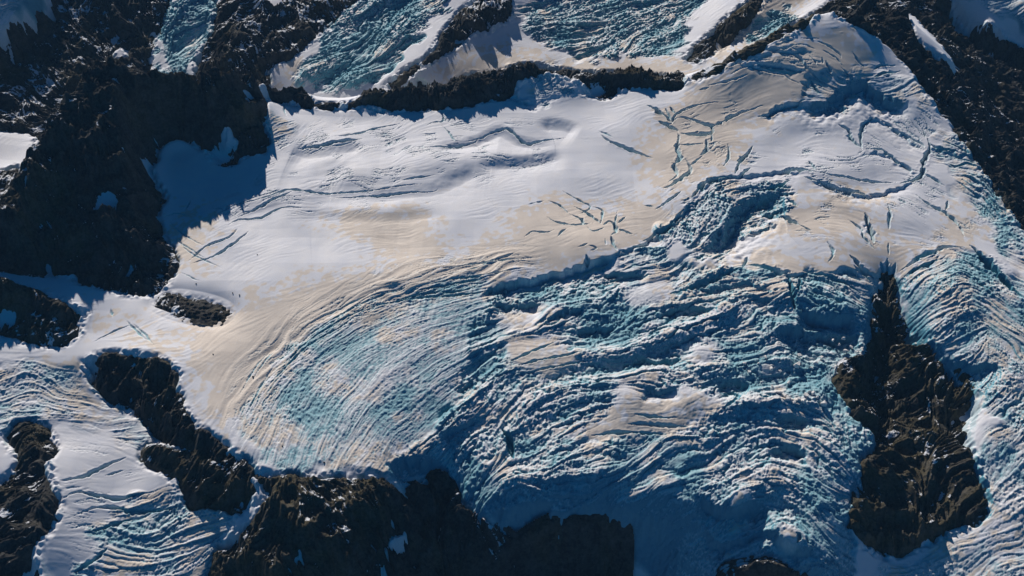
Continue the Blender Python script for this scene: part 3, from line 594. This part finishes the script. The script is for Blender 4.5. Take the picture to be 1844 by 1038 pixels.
for polys, amp, w40, w20, w11, ch, terr, ice in ICE:
    w = region(polys, 30)
    w = np.clip((w - 0.5 + 0.9 * w * (1 - w) * noise(60, 501)) * 2.2 + 0.5, 0, 1) * calm
    brk = 1 / (1 + np.exp(-2.5 * (brk0 + 2.4 * (ch - 0.55))))
    p40 = S[40] + 0.50 * brk * n42
    p20 = S[20] + 0.55 * brk * n24
    p11 = S[11] + 0.5 * brk * n13
    m40 = np.clip(0.75 + 0.35 * mod, 0.15, 1.3)
    m20 = np.clip(0.75 - 0.35 * mod, 0.15, 1.3)
    tt = w40 * m40 * blk(p40) + 0.75 * w20 * m20 * blk(p20) + 0.42 * w11 * blk(p11)
    tt = tt + brk * (0.42 * blk(S['cross'] + 0.3 * n13) + 0.13 * n13 + 0.12 * n8) + 0.18 * w40 * S[40] + 0.12 * w20 * S[20]
    tt = tt + fanm * 0.32 * np.clip(0.4 + mod, 0, 1) * S['cross'] * 0.5
    tt = amp * (tt - 0.9 * (w40 + 0.6 * w20))
    tt = tt + terr * S['big'] * 0.8
    tex += w * tt
    cl = np.exp(-(p40 / 0.25) ** 2) * w40 * m40 * 0.7 + np.exp(-(p20 / 0.28) ** 2) * w20 * m20 * 0.6 + np.exp(-(p11 / 0.35) ** 2) * w11 * 0.4
    e = np.clip(cl + 0.30 * brk + 0.6 * (bluez - 0.34) - 0.12 * np.clip(S['big'], -1, 2), 0, 1) * ice * 0.76
    icem = np.maximum(icem, w * e)
    tops = np.maximum(tops, w * np.clip((1.25 - brk) * (1 - cl) * (1.0 - bluez), 0, 1))
    ice_any = np.maximum(ice_any, w)
# blocks lean downhill: steep on the near side
lean = 0.35
jy = JJ + lean * (tex - blur(tex, 25 / CELL)) / CELL
tex = sample(tex, II.astype(np.float32), jy.astype(np.float32)).astype(np.float32)

# snow surface: wind waves, sastrugi
snow_n = 3.0 * noise(240, 11) + 0.22 * noise(80, 12) + 0.09 * streak(22, 13, 4) * np.clip(0.5 + noise(120, 14), 0, 1.5)
RIM = [[(400, 790), (450, 650), (560, 555), (760, 478), (960, 445), (960, 500), (700, 560), (560, 640), (460, 770)]]
FAINT = [[(1190, 200), (1340, 105), (1480, 40), (1600, 110), (1700, 230), (1800, 360), (1740, 440), (1560, 470), (1420, 440), (1280, 470), (1210, 380), (1190, 300)], [(500, 230), (760, 200), (1000, 240), (1060, 280), (900, 310), (760, 360), (480, 390), (330, 430), (330, 380), (500, 300)], [(120, 800), (260, 850), (200, 960), (110, 1000)], [(720, 160), (900, 90), (1050, 120), (760, 190)]]
fz = region(FAINT, 40)
rz = region(RIM, 40)
gate = np.clip(0.9 * noise(90, 345) + 0.4 * noise(35, 346) - 0.3, 0, 1)
fc = (fz * gate + rz * np.clip(gate + 0.6, 0, 1)) * (np.exp(-(S[20] / 0.14) ** 2) + 1.0 * np.exp(-(S[40] / 0.15) ** 2))
Zi = H + snow_n * (1 - ice_any) * 1.2 + tex - 3.0 * fc + fz * 3.2 * blur(S['big'], 30 / CELL) * (1 - ice_any) + (0.30 * fz * (0.4 + gate) + 1.3 * rz) * blur(S[40] + 0.6 * S[20], 1.5) * (1 - ice_any)
icem = np.maximum(icem, 0.35 * np.clip(fc, 0, 1))


def seg_field(q, half):
    """Window, distance, signed side and arc fraction of a dense polyline."""
    i0 = max(0, int((q[:, 0].min() - half - XMIN) / CELL))
    i1 = min(NX, int((q[:, 0].max() + half - XMIN) / CELL) + 2)
    j0 = max(0, int((q[:, 1].min() - half - YMIN) / CELL))
    j1 = min(NY, int((q[:, 1].max() + half - YMIN) / CELL) + 2)
    if i1 <= i0 or j1 <= j0:
        return None
    X, Y = np.meshgrid(xs[i0:i1], ys[j0:j1])
    best = np.full(X.shape, 1e9)
    side = np.zeros(X.shape)
    frac = np.zeros(X.shape)
    n = len(q) - 1
    for k in range(n):
        a, b = q[k, :2], q[k + 1, :2]
        d = b - a
        L2 = d @ d + 1e-9
        t = ((X - a[0]) * d[0] + (Y - a[1]) * d[1]) / L2
        tc = np.clip(t, 0, 1)
        ex, ey = X - a[0] - tc * d[0], Y - a[1] - tc * d[1]
        dd = np.hypot(ex, ey)
        m = dd < best
        best = np.where(m, dd, best)
        side = np.where(m, (X - a[0]) * d[1] - (Y - a[1]) * d[0], side)
        frac = np.where(m, (k + tc) / n, frac)
    return (slice(j0, j1), slice(i0, i1)), best, side, frac


def sstep(x):
    x = np.clip(x, 0, 1)
    return x * x * (3 - 2 * x)


jag = noise(26, 70)
jag2 = noise(11, 71)
for drop, face, rec, pts in SCARP:
    q = dense(R(pts), 12)
    f = seg_field(q, face * 2.2 + rec * 3.2)
    if f is None:
        continue
    win, d, side, fr = f
    soft_ = face >= 20 and drop < 14
    face, rec = (face * 2.2, rec * 1.4) if soft_ else (face, rec)
    jk = 0.25 if soft_ else (1.5 if face > 30 else 1.0)
    sd_ = d * np.sign(side) + jk * (3.5 * jag[win] + 1.2 * jag2[win])
    taper = sstep(np.minimum(fr, 1 - fr) / 0.22)
    end = (fr > 0.001) & (fr < 0.999)
    w = sstep(sd_ / face) * np.exp(-np.maximum(sd_ - face, 0) / rec)
    w = w * np.clip(1.2 - np.maximum(sd_ - face, 0) / (rec * 2.4), 0, 1)
    Zi[win] -= (drop * w * taper * end).astype(np.float32)
    icem[win] = np.maximum(icem[win], (0.0 if soft_ else 0.35) * (w * taper * end * np.exp(-np.maximum(sd_ - face, 0) / 8) * min(1, drop / 20)))

# rounded knobs of whole ice
BUMP = [(1415, 978, 42, 18), (1335, 903, 45, 12), (1130, 730, 70, 9), (1240, 730, 70, 9), (965, 650, 95, 10), (1266, 642, 48, 9), (940, 580, 60, 7), (1180, 535, 70, 8), (1435, 548, 60, 12), (1490, 560, 60, 10), (1700, 520, 90, 10), (1000, 860, 60, 12), (1080, 862, 60, 12), (1190, 880, 50, 12), (925, 870, 50, 10)]
for u, v, rad, hh in BUMP:
    bx, by = R([(u, v)])[0]
    d2 = ((xs[None, :] - bx) / rad) ** 2 + ((ys[:, None] - by) / (rad * 0.8)) ** 2
    Zi += (hh * np.exp(-d2 * 1.3)).astype(np.float32)

PX = 1.62
for wpx, dep, pts in CREV:
    q = dense(R(pts), 5)
    n = len(q)
    nn = np.cumsum(rng.standard_normal(n)) * 0.5
    nn -= np.linspace(nn[0], nn[-1], n)
    tx = np.gradient(q[:, 0])
    ty = np.gradient(q[:, 1])
    tl = np.hypot(tx, ty) + 1e-6
    q = q + np.stack([-ty / tl, tx / tl], 1) * nn[:, None] * 1.2
    hw = max(2.4, wpx * PX * 0.52)
    f = seg_field(q, hw * 3)
    if f is None:
        continue
    win, d, side, fr = f
    taper = np.power(np.clip(np.minimum(fr, 1 - fr) * 2.6, 0, 1), 0.8)
    loc = hw * taper * np.clip(1 + 0.30 * jag[win] + 0.22 * jag2[win], 0.25, 2) + 0.2
    w = sstep(1.25 - d / np.maximum(loc, 0.3) * 0.85)
    w = w * (taper > 0.02)
    Zi[win] -= ((1.4 if wpx >= 8 else 0.95) * dep * w * np.clip(taper + 0.25, 0, 1)).astype(np.float32)
    rim = np.exp(-((d - loc * 1.5) / (loc * 0.6 + 1)) ** 2)
    Zi[win] += (0.10 * dep * rim * taper).astype(np.float32)
    icem[win] = np.maximum(icem[win], (0.42 * w * taper).astype(np.float32))

# rock: folded ridges and gullies
def ridged(seed, wls, amps):
    out = np.zeros((NY, NX), np.float32)
    for i, (wl, a) in enumerate(zip(wls, amps)):
        n = noise(wl, seed + i)
        out += a * (0.75 - np.abs(n))
    return out


rn = ridged(40, (190, 95, 48, 24, 12, 7), (22, 19, 10, 4.0, 1.4, 0.5))
for wl_, a_ in (('big', 12), (40, 11), (20, 6), (11, 2.0)):
    rn += a_ * (0.75 - np.abs(S[wl_]))
rn = 0.8 * rn * (0.45 + 0.55 * np.clip(steep * 1.4, 0, 1.2))
deb = blur(rock_id == [r_[0] for r_ in ROCKS].index('debris_mound'), 20 / CELL)
band = 4 * rock_soft * (1 - rock_soft) * (1 - 0.8 * np.clip(deb * 3, 0, 1))
e = np.clip((rock_soft - 0.5 + 0.04 * np.clip(deb * 2, 0, 1) + band * (0.20 * noise(130, 59) + 0.16 * noise(62, 57) + 0.10 * noise(31, 58) + 0.07 * noise(15, 60)) + np.clip(deb * 3, 0, 1) * 2.4 * rock_soft * (1 - rock_soft) * (0.14 * noise(14, 66) + 0.10 * noise(32, 67))) * 2.2, -1, 1)
deb_ = np.clip(deb * 2.5, 0, 1)
Zr = H + rn * np.clip(rock_rough * 1.3, 0.15, 1) + e * (9 - 6 * deb_) + deb_ * (1.2 * noise(9, 68) + 0.8 * noise(20, 69))
under = np.clip(e, -1, 1)
edge = np.clip(band * 1.3, 0, 1)
Zice = Zi - under * (9 - 6 * deb_) + edge * (2.5 * noise(30, 55) + 1.2 * noise(12, 56)) - np.clip(e, 0, 1) * (12 - 9 * deb_) * np.clip(rock_soft * 2 - 1, 0, 1)
plane = (SLOPE * (ys - YC)).astype(np.float32)[:, None]
Zice = Zice + plane
Zr = Zr + plane

# old tan firn showing between sheets of fresh snow
tan = region(TAN, 42)
pat = 0.5 * noise(60, 21) + 0.65 * noise(24, 22) + 0.4 * noise(12, 25) + 0.45 * streak(26, 23, 4) + 0.3 * noise(150, 24)
tan = np.clip((tan - 0.40) * 1.5 + (0.16 + 1.6 * tan * (1 - tan)) * pat, -1, 1)
tan = (0.85 * sstep(np.clip(tan * 1.5 + 0.5, 0, 1))).astype(np.float32)

tan = np.maximum(tan, np.clip(1.3 * tops * np.clip(0.75 + 0.5 * pat, 0, 1), 0, 0.9)).astype(np.float32)  # sunlit cream tone also painted on intact block tops of the icefall
# steep broken ice is bare, and its dark blue deepens the shade there
gy, gx = np.gradient(Zice, CELL)
sl = np.hypot(gx, gy)
bare = np.clip((sl - 0.55) * 1.1, 0, 0.8) * np.clip(ice_any + 0.35, 0, 1)
icem = np.clip(np.maximum(icem, bare), 0, 1).astype(np.float32)

gy, gx = np.gradient(Zr, CELL)
slr = np.hypot(gx, gy)
SNOWB = {'peak': -0.06, 'slope': 0.10, 'cliff': -0.04, 'ridge': -0.07, 'debris': -0.1}
sb = np.zeros((NY, NX), np.float32)
bb = np.zeros((NY, NX), np.float32)
for k, rk in enumerate(ROCKS):
    sb[rock_id == k] = SNOWB.get(rk[1], 0.0) + (0.09 if ('snow' in rk[2] and rk[1] == 'rock') else 0)
    bb[rock_id == k] = 0.5 if 'brown' in rk[2] or rk[0] == 'nunatak' else (-0.45 if rk[0] == 'rock_ridge' else -0.25)  # ridges darkest; on the right one the dark tone replaces missing cast shade
sb, bb = blur(sb, 6), blur(bb, 6)
rsnow = np.clip(0.56 - slr * 0.42 + 0.16 * noise(60, 61) + 0.12 * noise(18, 62) + 0.12 * noise(260, 63) - 0.20 * np.abs(S[20]) - 0.10 * np.abs(S[40]) + 0.07 + sb, 0, 1).astype(np.float32)
rbrown = np.clip(0.4 + 0.3 * noise(150, 64) + 0.2 * noise(40, 65) + bb, 0, 1).astype(np.float32)

# ----------------------------------------------------------------------------
# 4. materials
# ----------------------------------------------------------------------------
def new_mat(name):
    m = bpy.data.materials.new(name)
    m.use_nodes = True
    nt = m.node_tree
    return m, nt, nt.nodes["Principled BSDF"]


def attr(nt, name):
    a = nt.nodes.new("ShaderNodeAttribute")
    a.attribute_name = name
    return a.outputs['Fac']


def tnoise(nt, scale, detail=4, rough=0.6, vec=None):
    n = nt.nodes.new("ShaderNodeTexNoise")
    n.inputs['Scale'].default_value = scale
    n.inputs['Detail'].default_value = detail
    n.inputs['Roughness'].default_value = rough
    if vec is None:
        g = nt.nodes.new("ShaderNodeNewGeometry")
        vec = g.outputs['Position']
    nt.links.new(vec, n.inputs['Vector'])
    return n.outputs['Fac']


def ramp(nt, fac, stops):
    r = nt.nodes.new("ShaderNodeValToRGB")
    el = r.color_ramp.elements
    while len(el) < len(stops):
        el.new(0.5)
    for e_, (p, c) in zip(el, stops):
        e_.position = p
        e_.color = (*c, 1) if len(c) == 3 else c
    nt.links.new(fac, r.inputs[0])
    return r.outputs[0]


def mix(nt, fac, a, b):
    m = nt.nodes.new("ShaderNodeMix")
    m.data_type = 'RGBA'
    for sock, val in ((m.inputs[0], fac), (m.inputs[6], a), (m.inputs[7], b)):
        if isinstance(val, bpy.types.NodeSocket):
            nt.links.new(val, sock)
        elif isinstance(val, (int, float)):
            sock.default_value = val
        else:
            sock.default_value = (*val, 1)
    return m.outputs[2]


def math_(nt, op, a, b):
    m = nt.nodes.new("ShaderNodeMath")
    m.operation = op
    for s, v in ((m.inputs[0], a), (m.inputs[1], b)):
        if isinstance(v, bpy.types.NodeSocket):
            nt.links.new(v, s)
        else:
            s.default_value = v
    return m.outputs[0]


def bump(nt, bsdf, h, strength, dist):
    b = nt.nodes.new("ShaderNodeBump")
    if isinstance(strength, bpy.types.NodeSocket):
        nt.links.new(strength, b.inputs['Strength'])
    else:
        b.inputs['Strength'].default_value = strength
    b.inputs['Distance'].default_value = dist
    nt.links.new(h, b.inputs['Height'])
    nt.links.new(b.outputs[0], bsdf.inputs['Normal'])


ICE_MAT, nt, bs = new_mat("snow_and_ice")
n1 = tnoise(nt, 0.02, 6)
n2 = tnoise(nt, 0.15, 5)
white = ramp(nt, n1, [(0.3, (0.76, 0.77, 0.83)), (0.7, (0.85, 0.835, 0.85))])
tanc = ramp(nt, n1, [(0.3, (0.72, 0.605, 0.49)), (0.7, (0.84, 0.725, 0.605))])
ia = math_(nt, 'ADD', attr(nt, 'ice'), math_(nt, 'MULTIPLY', math_(nt, 'SUBTRACT', n2, 0.5), 0.35))
icec = ramp(nt, ia, [(0.15, (0.64, 0.73, 0.77)), (0.4, (0.33, 0.53, 0.59)), (0.7, (0.12, 0.34, 0.43)), (1.0, (0.04, 0.20, 0.31))])  # blue ice; the dark stops also paint shade into steep faces and clefts
c = mix(nt, attr(nt, 'tan'), white, tanc)
c = mix(nt, ramp(nt, attr(nt, 'ice'), [(0.02, (0, 0, 0)), (0.35, (1, 1, 1))]), c, icec)
nt.links.new(c, bs.inputs['Base Color'])
bs.inputs['Roughness'].default_value = 0.65
bs.inputs['Specular IOR Level'].default_value = 0.2
bump(nt, bs, math_(nt, 'ADD', tnoise(nt, 0.09, 5, 0.65), math_(nt, 'MULTIPLY', tnoise(nt, 0.35, 3), 0.4)), math_(nt, 'ADD', 0.015, math_(nt, 'MULTIPLY', attr(nt, 'ice'), 0.4)), 2.0)

ROCK_MAT, nt, bs = new_mat("dark_rock")
n1 = tnoise(nt, 0.012, 6)
n2 = tnoise(nt, 0.12, 6, 0.7)
dk = ramp(nt, n2, [(0.3, (0.014, 0.015, 0.016)), (0.6, (0.032, 0.031, 0.030)), (0.8, (0.07, 0.066, 0.06))])
br = ramp(nt, n2, [(0.3, (0.030, 0.026, 0.014)), (0.7, (0.100, 0.082, 0.044))])
c = mix(nt, attr(nt, 'brown'), dk, br)
c = mix(nt, ramp(nt, tnoise(nt, 0.03, 7, 0.75), [(0.42, (0, 0, 0)), (0.72, (0.75, 0.75, 0.75))]), c, (0.105, 0.10, 0.092))
sf = math_(nt, 'ADD', attr(nt, 'snow'), math_(nt, 'MULTIPLY', tnoise(nt, 0.11, 5, 0.7), 0.20))
sf = ramp(nt, sf, [(0.56, (0, 0, 0)), (0.64, (1, 1, 1))])
c = mix(nt, sf, c, (0.72, 0.74, 0.78))
nt.links.new(c, bs.inputs['Base Color'])
bs.inputs['Roughness'].default_value = 0.9
bs.inputs['Specular IOR Level'].default_value = 0.15
bump(nt, bs, tnoise(nt, 0.08, 8, 0.7), 0.7, 5.0)

# ----------------------------------------------------------------------------
# 5. build objects
# ----------------------------------------------------------------------------
# keep what the camera sees plus a margin to each side
XX, YY = np.meshgrid(xs, ys)
depth = YY * cp + (CAMZ - Zice) * sp_
uu = XX / depth * FPX + IW / 2
inview = (np.abs(uu - IW / 2) < IW / 2 + 220)
F_in = inview[:-1, :-1] & inview[1:, 1:]


def grid_mesh(name, Z, fm, attrs, mat):
    fj, fi = np.nonzero(fm)
    if len(fj) == 0:
        return None
    v00 = fj * NX + fi
    quads = np.stack([v00, v00 + 1, v00 + NX + 1, v00 + NX], 1).ravel()
    used = np.zeros(NX * NY, bool)
    used[quads] = True
    remap = np.cumsum(used) - 1
    idx = np.nonzero(used)[0]
    co = np.stack([xs[idx % NX], ys[idx // NX], Z.ravel()[idx]], 1).astype(np.float32)
    me = bpy.data.meshes.new(name)
    nf = len(fj)
    me.vertices.add(len(idx))
    me.vertices.foreach_set('co', co.ravel())
    me.loops.add(nf * 4)
    me.loops.foreach_set('vertex_index', remap[quads].astype(np.int32))
    me.polygons.add(nf)
    me.polygons.foreach_set('loop_start', np.arange(0, nf * 4, 4, dtype=np.int32))
    for an, av in attrs.items():
        at = me.attributes.new(an, 'FLOAT', 'POINT')
        at.data.foreach_set('value', av.ravel()[idx].astype(np.float32))
    me.update(calc_edges=True)
    me.polygons.foreach_set('use_smooth', np.ones(nf, bool))
    me.materials.append(mat)
    o = bpy.data.objects.new(name, me)
    scene.collection.objects.link(o)
    return o


ICE_PARTS = [
    ('snow_dome', 'crevassed snow dome rising to the far crest at the upper right', [[(1180, 165), (1236, 146), (1300, 112), (1400, 60), (1500, 5), (1620, 90), (1700, 210), (1800, 340), (1900, 440), (1900, 470), (1740, 450), (1620, 480), (1480, 470), (1340, 455), (1240, 480), (1180, 430), (1165, 300)]]),
    ('icefall', 'broad chaotic blue icefall spilling down towards the bottom of the picture', [[(400, 800), (450, 700), (560, 600), (700, 545), (860, 510), (1000, 480), (1180, 430), (1240, 480), (1340, 455), (1480, 470), (1590, 480), (1590, 700), (1580, 800), (1560, 1000), (1500, 1110), (700, 1110), (720, 880), (560, 860), (470, 855)]]),
    ('ice_stream', 'arched crevassed ice stream on the right side of the nunatak', [[(1590, 480), (1740, 450), (1900, 470), (1900, 1110), (1500, 1110), (1560, 1000), (1580, 800), (1590, 700)]]),
    ('lower_glacier', 'small crevassed glacier in the lower left between dark rock ribs', [[(-80, 640), (150, 650), (300, 800), (470, 860), (470, 890), (400, 1000), (380, 1110), (-80, 1110)]]),
]
iid = np.zeros((NY, NX), np.int8)
for k, (nm, lab, polys) in enumerate(ICE_PARTS):
    for p in polys:
        m = fill(R(p))
        m = (blur(m, 4) + 0.12 * noise(50, 600)) > 0.5
        iid[m] = k + 1
# everything behind the ridges is the far glacier: on sight lines hidden by the crest or beyond it
crest_pts = [p for ln in (exec_pins[11], exec_pins[13]) for p in ln]
cw = np.array(sorted([P(*p) for p in crest_pts]))
cw2 = np.array(sorted([P(*p) for p in exec_pins[[i for i, l in enumerate(exec_pins) if l[0] == (472, 148, 150) and l[1][0] == 455][0]]]))
call = np.vstack([cw2, cw[cw[:, 0] > cw2[:, 0].max()]])
call = call[np.argsort(call[:, 0])]
crest_y = np.interp(xs, call[:, 0], call[:, 1])
beyond = (YY > crest_y[None, :] + 4) & (XX < P(1500, 14, 205)[0])
iid[beyond] = len(ICE_PARTS) + 1
right_far = (YY > np.interp(xs, [P(1497, 14, 205)[0], P(1620, 20, 80)[0], P(1700, 100, 20)[0], P(1844, 150, -260)[0]], [P(1497, 14, 205)[1], P(1620, 20, 80)[1], P(1700, 100, 20)[1], P(1844, 150, -260)[1]])[None, :]) & (XX >= P(1500, 14, 205)[0])
iid[right_far] = len(ICE_PARTS) + 1

names = [('snowfield', 'wide smooth sunlit snowfield filling the middle of the picture')] + [(a, b) for a, b, _ in ICE_PARTS] + [('far_glacier', 'broken blue and white glaciers in the valley beyond the ridge')]
fid = iid[:-1, :-1]
for k, (nm, lab) in enumerate(names):
    o = grid_mesh(nm, Zice, (fid == k) & F_in, {'ice': icem, 'tan': tan}, ICE_MAT)
    if o is None:
        continue
    o['kind'] = 'structure'
    o['label'] = lab
    o['category'] = 'glacier' if k else 'snowfield'

show = Zr > Zice - 3.0
fshow = (show[:-1, :-1] | show[1:, 1:] | show[1:, :-1] | show[:-1, 1:]) & F_in
rfid = rock_id[:-1, :-1]
for k, (nm, cat, lab, rough, polys) in enumerate(ROCKS):
    o = grid_mesh(nm, Zr, fshow & (rfid == k), {'snow': rsnow, 'brown': rbrown}, ROCK_MAT)
    if o is None:
        continue
    o['label'] = lab
    o['category'] = cat

# ----------------------------------------------------------------------------
# 5b. loose boulders and toppled ice blocks
# ----------------------------------------------------------------------------
import bmesh


def lump(name, size, seed, mat, blocky=0.5):
    r = random.Random(seed)
    bm = bmesh.new()
    for _ in range(16):
        v = Vector((r.uniform(-1, 1), r.uniform(-1, 1), r.uniform(-0.9, 1)))
        v = v.normalized() * (1 - blocky) + v * blocky
        bm.verts.new((v.x * size[0], v.y * size[1], v.z * size[2]))
    bmesh.ops.convex_hull(bm, input=bm.verts)
    bmesh.ops.delete(bm, geom=[v for v in bm.verts if not v.link_faces], context='VERTS')
    bmesh.ops.subdivide_edges(bm, edges=bm.edges, cuts=2, use_grid_fill=True)
    for v in bm.verts:
        n = v.co.normalized()
        v.co += n * r.uniform(-0.07, 0.07) * min(size)
    me = bpy.data.meshes.new(name)
    bm.to_mesh(me)
    bm.free()
    me.materials.append(mat)
    if mat is ICE_MAT:
        for an, va in (('ice', 0.10), ('tan', 0.55)):
            at = me.attributes.new(an, 'FLOAT', 'POINT')
            at.data.foreach_set('value', np.full(len(me.vertices), va, np.float32))
    o = bpy.data.objects.new(name, me)
    scene.collection.objects.link(o)
    return o


def settle(o, u, v, sink):
    x, y = R([(u, v)])[0]
    z = max(float(sample(Zice, np.array([(x - XMIN) / CELL]), np.array([(y - YMIN) / CELL]))[0]),
            float(sample(Zr, np.array([(x - XMIN) / CELL]), np.array([(y - YMIN) / CELL]))[0]))
    o.location = (x, y, z + sink)
    o.rotation_euler = (0, 0, (u * 7.3 + v * 3.1) % 6.28)


BOULDERS = [(420, 534, 2.2, 'small dark boulder on the snow just past the tip of the rubble tongue', None), (432, 538, 2.4, 'dark boulder on open snow right of its twin near the rubble tongue', None),
            (456, 683, 2.8, 'lone dark boulder on cream snow beside the first thin crevasse lines', None), (385, 645, 2.0, 'lone small dark boulder on white snow in the left corner of the snowfield', None),
            (464, 464, 1.8, 'tiny dark stone alone on smooth white snow in the middle left', None), (354, 516, 2.0, 'small dark stone on snow beside the lowest corner of the massif', None),
            (509, 808, 2.2, 'small dark stone on pale ice near the bottom left rim', None), (584, 836, 2.6, 'dark stone on pale ice just above the brown cliff', None)]
for k, (u, v, r_, lab, g) in enumerate(BOULDERS):
    o = lump('boulder', (r_ * 1.2, r_, r_ * 0.9), 50 + k, ROCK_MAT, 0.4)
    for an in ('snow', 'brown'):
        at = o.data.attributes.new(an, 'FLOAT', 'POINT')
        at.data.foreach_set('value', np.zeros(len(o.data.vertices), np.float32))
    settle(o, u, v, r_ * 0.3)
    o['label'] = lab
    o['category'] = 'boulder'
SERACS = [(1434, 660, 15, 'largest pale ice block standing alone in the dark blue hollow', None), (1441, 638, 8, 'small pale ice block above the largest one in the dark blue hollow', None),
          (1482, 731, 12, 'broad cream ice block at the end of the row above the shaded rock hollow', None), (1400, 714, 11, 'cream ice block at the left end of the row above the shaded rock hollow', None)]
for k, (u, v) in enumerate([(1407, 732), (1437, 728), (1450, 722), (1456, 714), (1463, 716), (1470, 722), (1428, 735), (1418, 728), (1412, 722), (1446, 733)]):
    SERACS.append((u, v, 6 + (k * 37 % 5), 'cream ice block in the row above the shaded rock hollow', 'cream ice blocks in a row'))
for k, (u, v) in enumerate([(1395, 655), (1388, 668), (1404, 672), (1378, 648), (1366, 660), (1412, 684), (1420, 694), (1350, 675), (1340, 660), (1372, 690), (1390, 700), (1470, 652), (1462, 660), (1480, 640), (1500, 610), (1512, 618), (1524, 628), (1534, 620), (1545, 632), (1520, 606)]):
    SERACS.append((u, v, 5 + (k * 29 % 5), 'small pale ice block among the broken ice round the dark blue hollow', 'small ice blocks round the hollow'))
for k, (u, v, r_, lab, g) in enumerate(SERACS):
    r_ = r_ * 0.8
    o = lump('ice_block', (r_ * 1.25, r_ * 0.95, r_ * 0.95), 300 + k, ICE_MAT, 0.75)
    settle(o, u, v, r_ * 0.35)
    o['label'] = lab
    o['category'] = 'ice block'
    if g:
        o['group'] = g

# ----------------------------------------------------------------------------
# 6. thin mountain air round the whole place
# ----------------------------------------------------------------------------
zb, zt = float(min(Zice.min(), Zr.min())) - 1.0, CAMZ + 60.0
hx, hy0, hy1 = 2600.0, -120.0, 5900.0
me = bpy.data.meshes.new("haze")
vs = [(x, y, z) for z in (zb, zt) for y in (hy0, hy1) for x in (-hx, hx)]
me.from_pydata(vs, [], [(0, 2, 3, 1), (4, 5, 7, 6), (0, 1, 5, 4), (2, 6, 7, 3), (0, 4, 6, 2), (1, 3, 7, 5)])
haze = bpy.data.objects.new("haze", me)
scene.collection.objects.link(haze)
haze['kind'] = 'stuff'
haze['label'] = 'thin blue mountain air over the whole glacier'
haze['category'] = 'haze'
hm = bpy.data.materials.new("mountain_air")
hm.use_nodes = True
hn = hm.node_tree.nodes
hn.remove(hn["Principled BSDF"])
pv = hn.new("ShaderNodeVolumePrincipled")
pv.inputs['Color'].default_value = (0.30, 0.62, 1.0, 1)
pv.inputs['Density'].default_value = 8e-6
hm.node_tree.links.new(pv.outputs[0], hn["Material Output"].inputs['Volume'])
me.materials.append(hm)
